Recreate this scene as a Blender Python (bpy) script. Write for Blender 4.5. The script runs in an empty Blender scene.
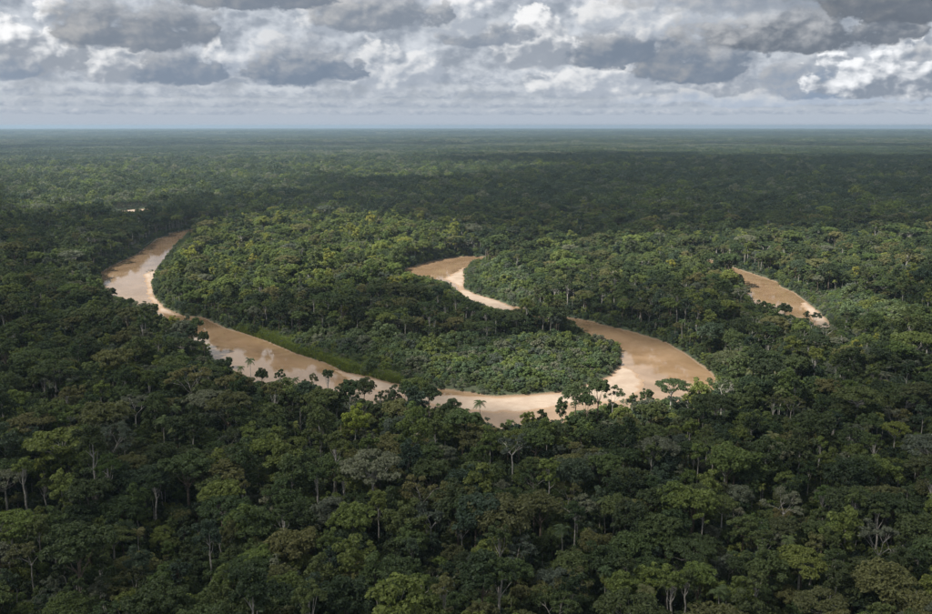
import bpy, math
import numpy as np
from mathutils import Vector

# ------------------------------------------------------------------ basics
S = bpy.context.scene
rng = np.random.default_rng(11)
R = math.radians
H = 205.0                       # the aircraft's height over the river, metres
PITCH = 11.42                   # degrees below the horizon
F = 900.0                       # focal length in photograph pixels (932 wide)
SUN_AZ, SUN_EL = -112.0, 50.0   # sun to one side and a little behind, clockwise from +Y
EXPO = 1.0

# ------------------------------------------------------------------ camera
cam_d = bpy.data.cameras.new('camera')
cam_d.sensor_width = 36.0
cam_d.lens = 36.0 * F / 932.0
cam_d.clip_start = 1.0
cam_d.clip_end = 200000.0
cam = bpy.data.objects.new('camera', cam_d)
S.collection.objects.link(cam)
cam.location = (0, 0, H)
cam.rotation_euler = (R(90 - PITCH), 0, 0)
S.camera = cam

# ------------------------------------------------------------------ render settings
S.render.engine = 'CYCLES'
c = S.cycles
c.max_bounces = 6
c.diffuse_bounces = 3
c.glossy_bounces = 2
c.transmission_bounces = 3
c.transparent_max_bounces = 8
c.volume_bounces = 2
c.use_adaptive_sampling = True
c.adaptive_threshold = 0.012
c.sample_clamp_indirect = 6.0
c.use_denoising = True
try:
    c.denoiser = 'OPENIMAGEDENOISE'
except Exception:
    pass
S.view_settings.view_transform = 'Standard'
S.view_settings.look = 'None'
S.view_settings.gamma = 1.0
S.view_settings.use_curve_mapping = False
S.view_settings.exposure = EXPO

# ------------------------------------------------------------------ world: sky with broken cumulus
def pix_dir(x, y):
    a = np.array([(x - 466.0) / F, 1.0, -(y - 307.0) / F])
    p = R(PITCH)
    fw = np.array([0, math.cos(p), -math.sin(p)])
    up = np.array([0, math.sin(p), math.cos(p)])
    d = a[0] * np.array([1.0, 0, 0]) + a[1] * fw + a[2] * up
    return d / np.linalg.norm(d)

def pix_ang(x, y):
    d = pix_dir(x, y)
    return math.degrees(math.atan2(d[0], d[1])), math.degrees(math.asin(d[2]))

class E:
    """a socket that can be combined with + - * / (adds Math nodes)"""
    def __init__(s, tree, sock): s.t, s.s = tree, sock
    def _op(s, op, *o):
        n = s.t.nodes.new('ShaderNodeMath'); n.operation = op
        for i, q in enumerate((s,) + o):
            if isinstance(q, E): s.t.links.new(q.s, n.inputs[i])
            else: n.inputs[i].default_value = float(q)
        return E(s.t, n.outputs[0])
    def __add__(s, o): return s._op('ADD', o)
    def __sub__(s, o): return s._op('SUBTRACT', o)
    def __mul__(s, o): return s._op('MULTIPLY', o)
    def __truediv__(s, o): return s._op('DIVIDE', o)
    def fn(s, op, *o): return s._op(op, *o)

def sstep(e, a, b):
    n = e.t.nodes.new('ShaderNodeMapRange'); n.interpolation_type = 'SMOOTHSTEP'
    n.inputs['From Min'].default_value = a; n.inputs['From Max'].default_value = b
    e.t.links.new(e.s, n.inputs['Value'])
    return E(e.t, n.outputs['Result'])

def cmix(tree, fac, a, b):
    n = tree.nodes.new('ShaderNodeMix'); n.data_type = 'RGBA'; n.clamp_factor = True
    if isinstance(fac, E): tree.links.new(fac.s, n.inputs[0])
    else: n.inputs[0].default_value = fac
    for k, q in ((6, a), (7, b)):
        if isinstance(q, bpy.types.NodeSocket): tree.links.new(q, n.inputs[k])
        else: n.inputs[k].default_value = (*q, 1)
    return n.outputs[2]

def comb(tree, x, y, z):
    n = tree.nodes.new('ShaderNodeCombineXYZ')
    for i, q in enumerate((x, y, z)):
        if isinstance(q, E): tree.links.new(q.s, n.inputs[i])
        else: n.inputs[i].default_value = float(q)
    return n.outputs[0]

def noise(tree, vec, scale, detail=4.0, rough=0.55):
    n = tree.nodes.new('ShaderNodeTexNoise'); n.noise_dimensions = '3D'
    n.inputs['Scale'].default_value = scale
    n.inputs['Detail'].default_value = detail
    n.inputs['Roughness'].default_value = rough
    if vec is not None: tree.links.new(vec, n.inputs['Vector'])
    return E(tree, n.outputs[0])

w = bpy.data.worlds.new('World'); S.world = w; w.use_nodes = True
wt = w.node_tree
for n in list(wt.nodes): wt.nodes.remove(n)
SKY = 0.1                       # background strength; cloud colours below are divided by it
def build_world():
    t = wt
    out = t.nodes.new('ShaderNodeOutputWorld'); bg = t.nodes.new('ShaderNodeBackground')
    bg.inputs['Strength'].default_value = SKY
    t.links.new(bg.outputs[0], out.inputs[0])
    sk = t.nodes.new('ShaderNodeTexSky'); sk.sky_type = 'NISHITA'; sk.sun_disc = False
    sk.sun_elevation = R(SUN_EL); sk.sun_rotation = R(SUN_AZ)
    sk.air_density = 1.0; sk.dust_density = 1.5
    tc = t.nodes.new('ShaderNodeTexCoord')
    sp = t.nodes.new('ShaderNodeSeparateXYZ'); t.links.new(tc.outputs['Generated'], sp.inputs[0])
    X, Y, Z = (E(t, sp.outputs[i]) for i in range(3))
    u = X.fn('ARCTAN2', Y) * (180 / math.pi)
    v = Z.fn('ARCSINE') * (180 / math.pi)
    # shared noise fields, soft domain warp
    w1 = noise(t, comb(t, u, v * 1.5, 3.0), 0.30, 4.0, 0.6) - 0.5
    w2 = noise(t, comb(t, u, v * 1.5, 9.0), 0.42, 4.0, 0.6) - 0.5
    uu = u + w1 * 3.0
    vv = v + w2 * 1.5
    nA = noise(t, comb(t, u + w1 * 1.2, v * 1.5 + w2 * 0.6, 0.0), 0.55, 5.0, 0.6) - 0.5
    nB = noise(t, comb(t, u + w1, v * 1.4, 5.0), 1.6, 4.0, 0.6) - 0.5
    def billow(ou, ov):        # rounded heaps: one minus the distance to scattered centres, over four octaves
        n = t.nodes.new('ShaderNodeTexVoronoi'); n.voronoi_dimensions = '2D'; n.feature = 'SMOOTH_F1'; n.normalize = True
        n.inputs['Scale'].default_value = 0.36; n.inputs['Detail'].default_value = 2.6; n.inputs['Roughness'].default_value = 0.48
        n.inputs['Lacunarity'].default_value = 2.2; n.inputs['Smoothness'].default_value = 0.25
        t.links.new(comb(t, u + w1 * 1.0 + ou, (v + w2 * 0.5) * 1.35 + ov, 0.0), n.inputs['Vector'])
        return E(t, n.outputs['Distance']) * -1.0 + 1.0
    B0 = billow(0.0, 0.0); B1 = billow(-0.28, 0.40)
    rel = B0 - B1              # brighter where a heap faces up and towards the sun
    nn = (B0 - 0.62) * 2.4 + nA * 1.1
    k = 1.0 / SKY / 2 ** EXPO
    def col(g, tint=0.0):      # grey with a blue (+) or warm (-) tint, as radiance
        g = g * 1.06 + 0.012; tint += 0.45
        return (g * (1 - 0.10 * tint) * k, g * k, g * (1 + 0.15 * tint) * k)
    # clear sky behind, veiled, then a broken sheet of grey and white
    base = cmix(t, sstep(v, 0.1, 2.6), col(0.49, 0.8), col(0.42, 0.5))
    cur = cmix(t, 0.9, sk.outputs[0], base)
    sheet = cmix(t, sstep(nA * 1.2 + w2 * 1.6 + rel * 2.2 + 0.08, -0.45, 0.60), col(0.31, 0.8), col(0.68, 0.05))
    cur = cmix(t, sstep(v + w2 * 1.2, 0.5, 3.4) * 0.88, cur, sheet)
    # receding rows of cumulus: flat grey bases, brighter heads
    for (e, th, s, seed) in ((0.62, 0.40, 1.9, 21), (1.05, 0.55, 1.5, 27), (1.6, 0.8, 1.2, 33), (2.4, 1.2, 0.95, 47)):
        f = noise(t, comb(t, uu * s * 0.7, vv * (s * 2.0), seed), 1.0, 5.0, 0.62) - 0.5
        tt = (v + w2 * 0.5 * e * 0.5 - e) / th
        gate = sstep(tt, -0.25, 0.15) * sstep(tt, 1.5, 0.5)
        m = sstep(f * 2.0 + gate * 0.5, 0.22, 0.70) * gate * 0.7
        lit = sstep(tt * 0.7 + nB * 1.6 + nA * 0.8 + rel * 1.5, 0.0, 0.95)
        far = max(0.0, 1 - e / 3.5)
        cur = cmix(t, m, cur, cmix(t, lit, col(0.31 + 0.08 * far, 1.0), col(0.70 - 0.10 * far, 0.0)))
    # the large clouds in the frame: x0, x1, y top, y base, grey of base, grey of head, tint, edge width, opacity
    for (x0, x1, yt, yb, g0, g1, ti, so, op) in (
        (600, 940, 90, 106, 0.46, 0.58, 0.3, 1.0, 0.7),
        (755, 870, 58, 101, 0.27, 0.36, 1.1, 0.7, 0.95),
        (810, 980, 44, 100, 0.25, 0.82, 0.3, 0.5, 1.0),
        (692, 752, 54, 97, 0.30, 0.72, 0.1, 0.6, 0.9),
        (530, 655, 60, 98, 0.40, 0.72, -0.1, 0.8, 0.85),
        (632, 750, 30, 86, 0.185, 0.29, 0.9, 0.6, 1.0),
        (535, 670, 22, 69, 0.19, 0.33, 0.8, 0.6, 1.0),
        (495, 580, 12, 71, 0.32, 0.78, -0.1, 0.6, 1.0),
        (330, 450, 48, 90, 0.40, 0.72, -0.1, 0.9, 0.8),
        (225, 300, 38, 68, 0.40, 0.72, 0.0, 0.8, 0.7),
        (238, 360, 40, 85, 0.20, 0.36, 1.0, 0.6, 1.0),
        (200, 245, 44, 76, 0.40, 0.72, 0.0, 0.6, 0.9),
        (115, 225, 42, 86, 0.22, 0.36, 0.8, 0.6, 1.0),
        (80, 145, 44, 84, 0.32, 0.76, -0.1, 0.6, 0.95),
        (-30, 90, 4, 76, 0.30, 0.82, -0.1, 0.6, 1.0),
        (-50, 42, 50, 80, 0.25, 0.38, 0.8, 0.8, 0.85),
        (50, 215, -4, 52, 0.19, 0.33, 0.4, 0.7, 1.0),
        (435, 525, 16, 49, 0.23, 0.36, 0.5, 0.8, 0.95),
        (295, 365, -8, 36, 0.40, 0.74, -0.2, 0.8, 0.85),
        (420, 495, -8, 38, 0.42, 0.78, -0.2, 0.8, 0.9),
        (315, 445, -12, 34, 0.22, 0.40, 0.3, 0.7, 1.0),
        (175, 335, -30, 11, 0.18, 0.30, 0.5, 0.6, 1.0),
        (575, 735, -10, 40, 0.46, 0.72, -0.3, 1.0, 0.8),
        (690, 915, 2, 52, 0.13, 0.42, 0.5, 0.6, 1.0),
        (805, 1010, -38, 23, 0.12, 0.24, 0.4, 0.6, 1.0),
        (620, 840, -44, 16, 0.27, 0.38, 0.2, 1.1, 0.8),
        (900, 985, 42, 62, 0.24, 0.34, 0.6, 0.8, 0.8)):
        xm = 0.5 * (x0 + x1)
        uc, vb = pix_ang(xm, yb); _, vt = pix_ang(xm, yt)
        wd = 0.5 * (pix_ang(x1, yb)[0] - pix_ang(x0, yb)[0]); hh = vt - vb
        vc = vb + 0.30 * hh
        du = (u + w1 * 3.0 - uc) / wd
        dv = v + w2 * 1.1 - vc
        dvn = dv.fn('MAXIMUM', 0.0) / (0.70 * hh) + dv.fn('MINIMUM', 0.0) / (0.30 * hh)
        tn = (v + w2 * 0.5 - vb) / hh
        up = sstep(tn, -0.05, 0.55)
        d = (du * du * -1.0 - dvn * dvn + 1.0).fn('MAXIMUM', -2.2) * 0.8
        edge = nn * (up * 1.25 + 0.15) + nA * (up * -0.9 + 1.3) + nB * 0.9
        m = sstep(d + edge, -0.05, 0.46 * so + 0.14) * (op * 0.93)
        lit = sstep(tn * 0.8 - du * 0.22 + rel * (1.5 + 2.8 * max(0.0, g1 - 0.34)) + nA * 1.0 + nB * 0.5, 0.05, 0.95)
        if g1 < 0.45: m = m * (sstep((v + w2 * 0.8 - vb) / hh + nA * 0.8, 0.45, 1.15) * -0.75 + 1.0)   # grey clouds thin out upwards
        cur = cmix(t, m, cur, cmix(t, lit, col(g0 + 0.03, ti + 0.7), col(g1 * 1.16, ti * 0.3 - 0.4)))
    # the same broken cloud carried on overhead and all round
    zz = Z.fn('MAXIMUM', 0.0) + 0.10
    P = comb(t, X / zz, Y / zz, 2.0)
    o1 = noise(t, P, 0.9, 5.0, 0.6)
    ov = cmix(t, sstep(o1, 0.36, 0.62), col(0.26, 0.5), col(0.62, -0.1))
    cur = cmix(t, sstep(v, 7.8, 11.5) * 0.93, cur, ov)
    t.links.new(cur, bg.inputs['Color'])
build_world()
w.cycles.sampling_method = 'MANUAL'; w.cycles.sample_map_resolution = 256

# ------------------------------------------------------------------ sun
sd = bpy.data.lights.new('sun', 'SUN'); sd.energy = 5.0; sd.angle = R(0.9); sd.color = (1.0, 0.95, 0.86)
sun = bpy.data.objects.new('sun', sd); S.collection.objects.link(sun)
to_sun = Vector((math.sin(R(SUN_AZ)) * math.cos(R(SUN_EL)), math.cos(R(SUN_AZ)) * math.cos(R(SUN_EL)), math.sin(R(SUN_EL))))
sun.rotation_euler = to_sun.to_track_quat('Z', 'Y').to_euler()
sun.location = (0, 0, 3000)

# ------------------------------------------------------------------ plan drawing: photograph -> metres on the ground
def ground(pts, z=0.0):
    o = []
    for x, y in pts:
        d = pix_dir(x, y); k = (z - H) / d[2]
        o.append((d[0] * k, d[1] * k))
    return np.array(o)

def poly_sd(px, py, poly):
    """signed distance to a polygon, positive inside"""
    n = len(poly); inside = np.zeros(px.shape, bool); dm = np.full(px.shape, 1e18)
    for i in range(n):
        ax, ay = poly[i]; bx, by = poly[(i + 1) % n]
        ex, ey = bx - ax, by - ay
        wx, wy = px - ax, py - ay
        tt = np.clip((wx * ex + wy * ey) / (ex * ex + ey * ey + 1e-9), 0, 1)
        dm = np.minimum(dm, (wx - ex * tt) ** 2 + (wy - ey * tt) ** 2)
        cr = ((ay > py) != (by > py)) & (px < ex * (py - ay) / (ey if abs(ey) > 1e-9 else 1e-9) + ax)
        inside ^= cr
    dm = np.sqrt(dm)
    return np.where(inside, dm, -dm)

def line_sd(px, py, pts, width):
    dm = np.full(px.shape, 1e18)
    for (ax, ay), (bx, by) in zip(pts[:-1], pts[1:]):
        ex, ey = bx - ax, by - ay
        tt = np.clip(((px - ax) * ex + (py - ay) * ey) / (ex * ex + ey * ey), 0, 1)
        dm = np.minimum(dm, np.hypot(px - ax - ex * tt, py - ay - ey * tt))
    return width * 0.5 - dm

OPEN = [  # open water and sand as the banks leave it in sight
    ground([(188, 231), (157, 239), (137, 255), (116, 264), (101, 273), (102, 287), (109, 296), (127, 303), (148, 311), (166, 318), (190, 325),
            (205, 333), (206, 354), (223, 366), (241, 377), (262, 383), (290, 386), (327, 391), (352, 396), (378, 405), (392, 404), (402, 394),
            (399, 386), (367, 377), (345, 373), (324, 363), (295, 354), (270, 343), (241, 333), (213, 326), (187, 318), (165, 309), (153, 296),
            (152, 282), (162, 264), (175, 247), (186, 236)]),
    ground([(436, 394), (496, 397), (534, 395), (565, 392), (592, 384), (612, 376), (621, 365), (621, 347), (612, 340), (596, 336), (573, 327),
            (569, 321), (596, 324), (631, 332), (666, 343), (689, 357), (708, 371), (717, 381), (714, 392), (692, 396), (650, 402), (632, 406),
            (600, 408), (566, 412), (556, 426), (527, 424), (496, 430), (482, 419), (455, 411), (438, 403)]),
    ground([(403, 274), (406, 269), (430, 262), (457, 257), (475, 256), (471, 264), (464, 273), (463, 289), (477, 295), (497, 301), (516, 309),
            (504, 314), (488, 308), (469, 301), (459, 294), (447, 284), (426, 279), (410, 277)]),
    ground([(740, 273), (758, 277), (777, 282), (780, 287), (794, 293), (804, 301), (817, 311), (828, 322), (834, 330), (828, 332), (820, 330),
            (808, 322), (784, 317), (767, 316), (756, 306), (746, 296), (743, 284)]),
    ground([(118, 211), (132, 209.5), (144, 209), (143, 211), (130, 212), (121, 213)]),
]
LINKS = [  # the reaches that run on behind the trees
    (ground([(575, 325), (545, 320), (508, 311)]), 50.0),
    (ground([(471, 261), (540, 255), (620, 254), (690, 260), (745, 279)]), 60.0),
    (ground([(184, 234), (215, 228), (270, 223), (340, 226), (420, 216), (560, 200)]), 62.0),
    (ground([(182, 322), (205, 334), (215, 345)]), 50.0),
    (ground([(384, 396), (415, 400), (450, 404)]), 64.0),
    (ground([(150, 210), (190, 212)]), 44.0),
]
SAND = [
    ground([(436, 394), (496, 397), (534, 395), (565, 392), (592, 384), (612, 376), (621, 366), (634, 370), (642, 380), (639, 392), (628, 401),
            (606, 403), (580, 405), (561, 405), (534, 411), (496, 413), (457, 410), (425, 404), (398, 395), (378, 392), (352, 383), (330, 368),
            (345, 372), (367, 377), (399, 386)]),
    ground([(444, 279), (456, 272), (466, 266), (465, 276), (464, 289), (477, 294), (497, 300), (517, 309), (504, 314), (488, 308), (469, 301),
            (459, 294), (456, 284)]),
    ground([(800, 303), (806, 302), (818, 310), (830, 322), (838, 333), (846, 340), (842, 343), (832, 338), (822, 332), (810, 318)]),
    ground([(143, 275), (153, 270), (158, 272), (154, 284), (154, 296), (165, 308), (180, 316), (160, 312), (149, 298), (146, 285)]),
    ground([(118, 211), (132, 209.5), (144, 209), (143, 211), (130, 212), (121, 213)]),
]

def open_sd(px, py):
    d = np.full(np.shape(px), -1e9)
    for p in OPEN: d = np.maximum(d, poly_sd(px, py, p))
    return d

# gridded fields over the river country, 4 m cells
GX0, GX1, GY0, GY1, GS = -1110.0, 1400.0, 440.0, 2690.0, 5.0
gx = np.arange(GX0, GX1 + 1, GS); gy = np.arange(GY0, GY1 + 1, GS)
GXX, GYY = np.meshgrid(gx, gy, indexing='ij')
SD_OPEN = open_sd(GXX, GYY)

def sample(A, x, y, out=-1e3):
    x = np.asarray(x, float); y = np.asarray(y, float)
    i = (x - GX0) / GS; j = (y - GY0) / GS
    ok = (i >= 0) & (j >= 0) & (i < A.shape[0] - 1) & (j < A.shape[1] - 1)
    i = np.clip(i, 0, A.shape[0] - 1.001); j = np.clip(j, 0, A.shape[1] - 1.001)
    a = i.astype(int); b = j.astype(int); f = i - a; g = j - b
    r = A[a, b] * (1 - f) * (1 - g) + A[a + 1, b] * f * (1 - g) + A[a, b + 1] * (1 - f) * g + A[a + 1, b + 1] * f * g
    return np.where(ok, r, out)

# the channel: open water, run on beneath the near bank's trees, plus the linked reaches
SD_RIV = SD_OPEN.copy()
rr = np.hypot(GXX, GYY)
for kk in (7.0, 14.0, 21.0, 28.0):
    SD_RIV = np.maximum(SD_RIV, sample(SD_OPEN, GXX * (1 + kk / rr), GYY * (1 + kk / rr)) - kk * 0.12)
for p, wd in LINKS:
    SD_RIV = np.maximum(SD_RIV, line_sd(GXX, GYY, p, wd))
SD_RIV = np.maximum(SD_RIV, -400)

# how tall a tree can stand at a place before its head hides open water behind it
AZ0, AZS, NAZ = -36.0, 0.12, 601
RS, NR = 5.0, 540
aa = np.radians(AZ0 + AZS * np.arange(NAZ))[:, None]; rad = (RS * np.arange(NR))[None, :]
vis = sample(SD_OPEN, np.sin(aa) * rad, np.cos(aa) * rad) > 0
nxt = np.full((NAZ, NR), 1e9); cur = np.full(NAZ, 1e9)
for j in range(NR - 1, -1, -1):
    cur = np.where(vis[:, j], RS * j, cur); nxt[:, j] = cur
HMAX = H * (1 - np.minimum(rad / np.maximum(nxt, 1), 1.0)); HMAX[nxt > 1e8] = 999
HMAX0 = HMAX.copy()
for _ in range(2):   # keep a crown's width clear
    HMAX = np.minimum(HMAX, np.minimum(np.roll(HMAX, 2, 0), np.roll(HMAX, -2, 0)))
def hmax(x, y, A=None):
    A = HMAX if A is None else A
    a = np.degrees(np.arctan2(x, y)); r = np.hypot(x, y)
    i = np.clip(((a - AZ0) / AZS).round().astype(int), 0, NAZ - 1); j = np.clip(((r + 3) / RS).astype(int), 0, NR - 1)
    return np.where(r < RS * (NR - 2), A[i, j], 999.0)

def vnoise(x, y, s, seed):
    """smooth value noise in numpy, 0..1"""
    r = np.random.default_rng(seed); T = r.random((256, 256))
    x = np.asarray(x) / s; y = np.asarray(y) / s
    xi = np.floor(x).astype(int); yi = np.floor(y).astype(int); fx = x - xi; fy = y - yi
    fx = fx * fx * (3 - 2 * fx); fy = fy * fy * (3 - 2 * fy)
    g = lambda a, b: T[a % 256, b % 256]
    return (g(xi, yi) * (1 - fx) + g(xi + 1, yi) * fx) * (1 - fy) + (g(xi, yi + 1) * (1 - fx) + g(xi + 1, yi + 1) * fx) * fy

def terrain(x, y):
    d = -sample(SD_RIV, x, y)          # metres from the channel's edge
    d = np.where(d > 399, 400, d)
    return np.clip(d * 0.7, -2.5, 3.2) + np.where(d > 8, (vnoise(x, y, 90.0, 5) - 0.5) * 1.6, 0)

# ------------------------------------------------------------------ materials
def new_mat(name):
    m = bpy.data.materials.new(name); m.use_nodes = True
    t = m.node_tree
    for n in list(t.nodes): t.nodes.remove(n)
    o = t.nodes.new('ShaderNodeOutputMaterial')
    return m, t, o

def leaf_mat(name, colr, bright=1.7, transl=0.35):
    m, t, o = new_mat(name)
    oi = t.nodes.new('ShaderNodeObjectInfo'); geo = t.nodes.new('ShaderNodeNewGeometry')
    rv = E(t, oi.outputs['Random'])
    ri = E(t, geo.outputs['Random Per Island'])
    a = tuple(q * bright for q in colr)
    dark = (a[0] * 0.62, a[1] * 0.70, a[2] * 0.75); light = (a[0] * 1.45, a[1] * 1.32, a[2] * 1.15)
    cc = cmix(t, rv, dark, light)
    hs = t.nodes.new('ShaderNodeHueSaturation')
    t.links.new(cc, hs.inputs['Color'])
    t.links.new((ri * 0.7 + 0.65).s, hs.inputs['Value'])
    t.links.new((rv * 7.31).fn('FRACT')._op('MULTIPLY', 0.035)._op('ADD', 0.482).s, hs.inputs['Hue'])
    pr = t.nodes.new('ShaderNodeBsdfPrincipled'); pr.inputs['Roughness'].default_value = 0.55
    pr.inputs['Specular IOR Level'].default_value = 0.25
    t.links.new(hs.outputs[0], pr.inputs['Base Color'])
    tr = t.nodes.new('ShaderNodeBsdfTranslucent')
    yl = cmix(t, 0.45, hs.outputs[0], (a[0] * 1.9, a[1] * 1.9, a[2] * 0.8))
    t.links.new(yl, tr.inputs['Color'])
    mx = t.nodes.new('ShaderNodeMixShader'); mx.inputs[0].default_value = transl
    t.links.new(pr.outputs[0], mx.inputs[1]); t.links.new(tr.outputs[0], mx.inputs[2])
    t.links.new(mx.outputs[0], o.inputs[0])
    return m

HUES = {'dark green': (0.026, 0.040, 0.015), 'deep green': (0.040, 0.060, 0.020), 'olive green': (0.062, 0.070, 0.026),
        'yellow-green': (0.100, 0.120, 0.024), 'grey-green': (0.066, 0.080, 0.050), 'blue-green': (0.030, 0.048, 0.026), 'leaf green': (0.062, 0.088, 0.022),
        'sage green': (0.052, 0.080, 0.034), 'lime green': (0.105, 0.140, 0.024)}
HUES = {k: (q[0] * 1.02, q[1] * 0.97, q[2] * 1.16) for k, q in HUES.items()}
LEAF = {k: leaf_mat('foliage_' + k.replace(' ', '_').replace('-', '_'), v) for k, v in HUES.items()}

def bark_mat(name, ca, cb):
    m, t, o = new_mat(name)
    tc = t.nodes.new('ShaderNodeTexCoord')
    f = noise(t, tc.outputs['Object'], 1.3, 4.0)
    pr = t.nodes.new('ShaderNodeBsdfPrincipled'); pr.inputs['Roughness'].default_value = 0.85
    t.links.new(cmix(t, sstep(f, 0.35, 0.65), ca, cb), pr.inputs['Base Color'])
    t.links.new(pr.outputs[0], o.inputs[0])
    return m
BARK = {'brown': bark_mat('bark_brown', (0.085, 0.062, 0.045), (0.16, 0.13, 0.10)), 'pale': bark_mat('bark_pale', (0.22, 0.205, 0.18), (0.40, 0.38, 0.345)),
        'white': bark_mat('bark_white', (0.38, 0.365, 0.34), (0.58, 0.56, 0.53))}

def ground_mat():
    m, t, o = new_mat('forest_floor')
    g = t.nodes.new('ShaderNodeNewGeometry')
    sp = t.nodes.new('ShaderNodeSeparateXYZ'); t.links.new(g.outputs['Position'], sp.inputs[0])
    n1 = noise(t, g.outputs['Position'], 0.05, 5.0); n2 = noise(t, g.outputs['Position'], 0.9, 4.0); n3 = noise(t, g.outputs['Position'], 0.0016, 6.0, 0.6)
    green = cmix(t, sstep(n1, 0.35, 0.65), (0.018, 0.024, 0.011), (0.034, 0.042, 0.018))
    green = cmix(t, sstep(n3, 0.40, 0.62) * 0.6, green, (0.030, 0.050, 0.018))
    mud = cmix(t, n2, (0.11, 0.075, 0.045), (0.20, 0.14, 0.09))
    zz = E(t, sp.outputs[2]) + (n2 - 0.5) * 1.6
    pr = t.nodes.new('ShaderNodeBsdfPrincipled'); pr.inputs['Roughness'].default_value = 0.9
    t.links.new(cmix(t, sstep(zz, 1.1, 0.3), green, mud), pr.inputs['Base Color'])
    bp = t.nodes.new('ShaderNodeBump'); bp.inputs['Distance'].default_value = 2.0; bp.inputs['Strength'].default_value = 0.6
    t.links.new(n1.s, bp.inputs['Height']); t.links.new(bp.outputs[0], pr.inputs['Normal'])
    t.links.new(pr.outputs[0], o.inputs[0])
    return m

def water_mat():
    m, t, o = new_mat('muddy_water')
    g = t.nodes.new('ShaderNodeNewGeometry')
    n1 = noise(t, g.outputs['Position'], 0.018, 5.0, 0.6); n2 = noise(t, g.outputs['Position'], 0.55, 3.0, 0.5); n3 = noise(t, g.outputs['Position'], 0.09, 4.0)
    n1.s.node.inputs['Distortion'].default_value = 2.0
    pr = t.nodes.new('ShaderNodeBsdfPrincipled')
    pr.inputs['Roughness'].default_value = 0.09; pr.inputs['IOR'].default_value = 1.36
    t.links.new(cmix(t, sstep(n1, 0.3, 0.7), (0.180, 0.116, 0.065), (0.250, 0.168, 0.103)), pr.inputs['Base Color'])
    t.links.new((sstep(n3, 0.35, 0.7) * 0.06 + 0.025).s, pr.inputs['Roughness'])
    bp = t.nodes.new('ShaderNodeBump'); bp.inputs['Distance'].default_value = 0.05; bp.inputs['Strength'].default_value = 0.3
    t.links.new(n2.s, bp.inputs['Height']); t.links.new(bp.outputs[0], pr.inputs['Normal'])
    t.links.new(pr.outputs[0], o.inputs[0])
    return m

def sand_mat():
    m, t, o = new_mat('river_sand')
    g = t.nodes.new('ShaderNodeNewGeometry')
    sp = t.nodes.new('ShaderNodeSeparateXYZ'); t.links.new(g.outputs['Position'], sp.inputs[0])
    n1 = noise(t, g.outputs['Position'], 0.06, 5.0, 0.6); n2 = noise(t, g.outputs['Position'], 0.8, 4.0)
    dry = cmix(t, sstep(n1, 0.35, 0.65), (0.27, 0.205, 0.155), (0.335, 0.265, 0.207))
    wet = (0.24, 0.16, 0.10)
    zz = E(t, sp.outputs[2]) + (n2 - 0.5) * 0.15 + (n1 - 0.5) * 0.25
    pr = t.nodes.new('ShaderNodeBsdfPrincipled'); pr.inputs['Roughness'].default_value = 0.8
    t.links.new(cmix(t, sstep(zz, 0.05, 0.22), wet, dry), pr.inputs['Base Color'])
    bp = t.nodes.new('ShaderNodeBump'); bp.inputs['Distance'].default_value = 0.3; bp.inputs['Strength'].default_value = 0.5
    t.links.new(n2.s, bp.inputs['Height']); t.links.new(bp.outputs[0], pr.inputs['Normal'])
    t.links.new(pr.outputs[0], o.inputs[0])
    return m

def cloud_mat():
    m, t, o = new_mat('cloud_vapour')
    at = t.nodes.new('ShaderNodeAttribute'); at.attribute_name = 'thickness'
    d = t.nodes.new('ShaderNodeBsdfDiffuse'); d.inputs[0].default_value = (0.9, 0.9, 0.91, 1)
    tl = t.nodes.new('ShaderNodeBsdfTranslucent'); tl.inputs[0].default_value = (0.66, 0.68, 0.71, 1)
    tp = t.nodes.new('ShaderNodeBsdfTransparent')
    a = t.nodes.new('ShaderNodeMixShader'); a.inputs[0].default_value = 0.4
    t.links.new(d.outputs[0], a.inputs[1]); t.links.new(tl.outputs[0], a.inputs[2])
    b = t.nodes.new('ShaderNodeMixShader')
    t.links.new((sstep(E(t, at.outputs['Fac']), 0.0, 1.0) * 0.56).s, b.inputs[0])
    t.links.new(tp.outputs[0], b.inputs[1]); t.links.new(a.outputs[0], b.inputs[2])
    t.links.new(b.outputs[0], o.inputs[0])
    return m

# ------------------------------------------------------------------ mesh helpers
class MB:
    def __init__(s): s.v, s.f, s.m, s.n = [], [], [], 0
    def add(s, v, f, mat=0):
        s.v.append(np.asarray(v, float)); s.f.append((np.asarray(f, int) + s.n)); s.m.append(np.full(len(f), mat)); s.n += len(v)
    def mesh(s, name, mats, smooth=()):
        me = bpy.data.meshes.new(name)
        V = np.concatenate(s.v); Fs = s.f
        tot = np.concatenate([np.full(len(f), f.shape[1]) for f in Fs]); loops = np.concatenate([f.ravel() for f in Fs])
        me.vertices.add(len(V)); me.vertices.foreach_set('co', V.ravel().astype(np.float32))
        me.loops.add(len(loops)); me.loops.foreach_set('vertex_index', loops.astype(np.int32))
        me.polygons.add(len(tot)); st = np.concatenate([[0], np.cumsum(tot)[:-1]])
        me.polygons.foreach_set('loop_start', st.astype(np.int32))
        mi = np.concatenate(s.m).astype(np.int32)
        for q in mats: me.materials.append(q)
        me.polygons.foreach_set('material_index', mi)
        me.polygons.foreach_set('use_smooth', np.isin(mi, list(smooth)))
        me.update(calc_edges=True); me.validate()
        return me

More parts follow.
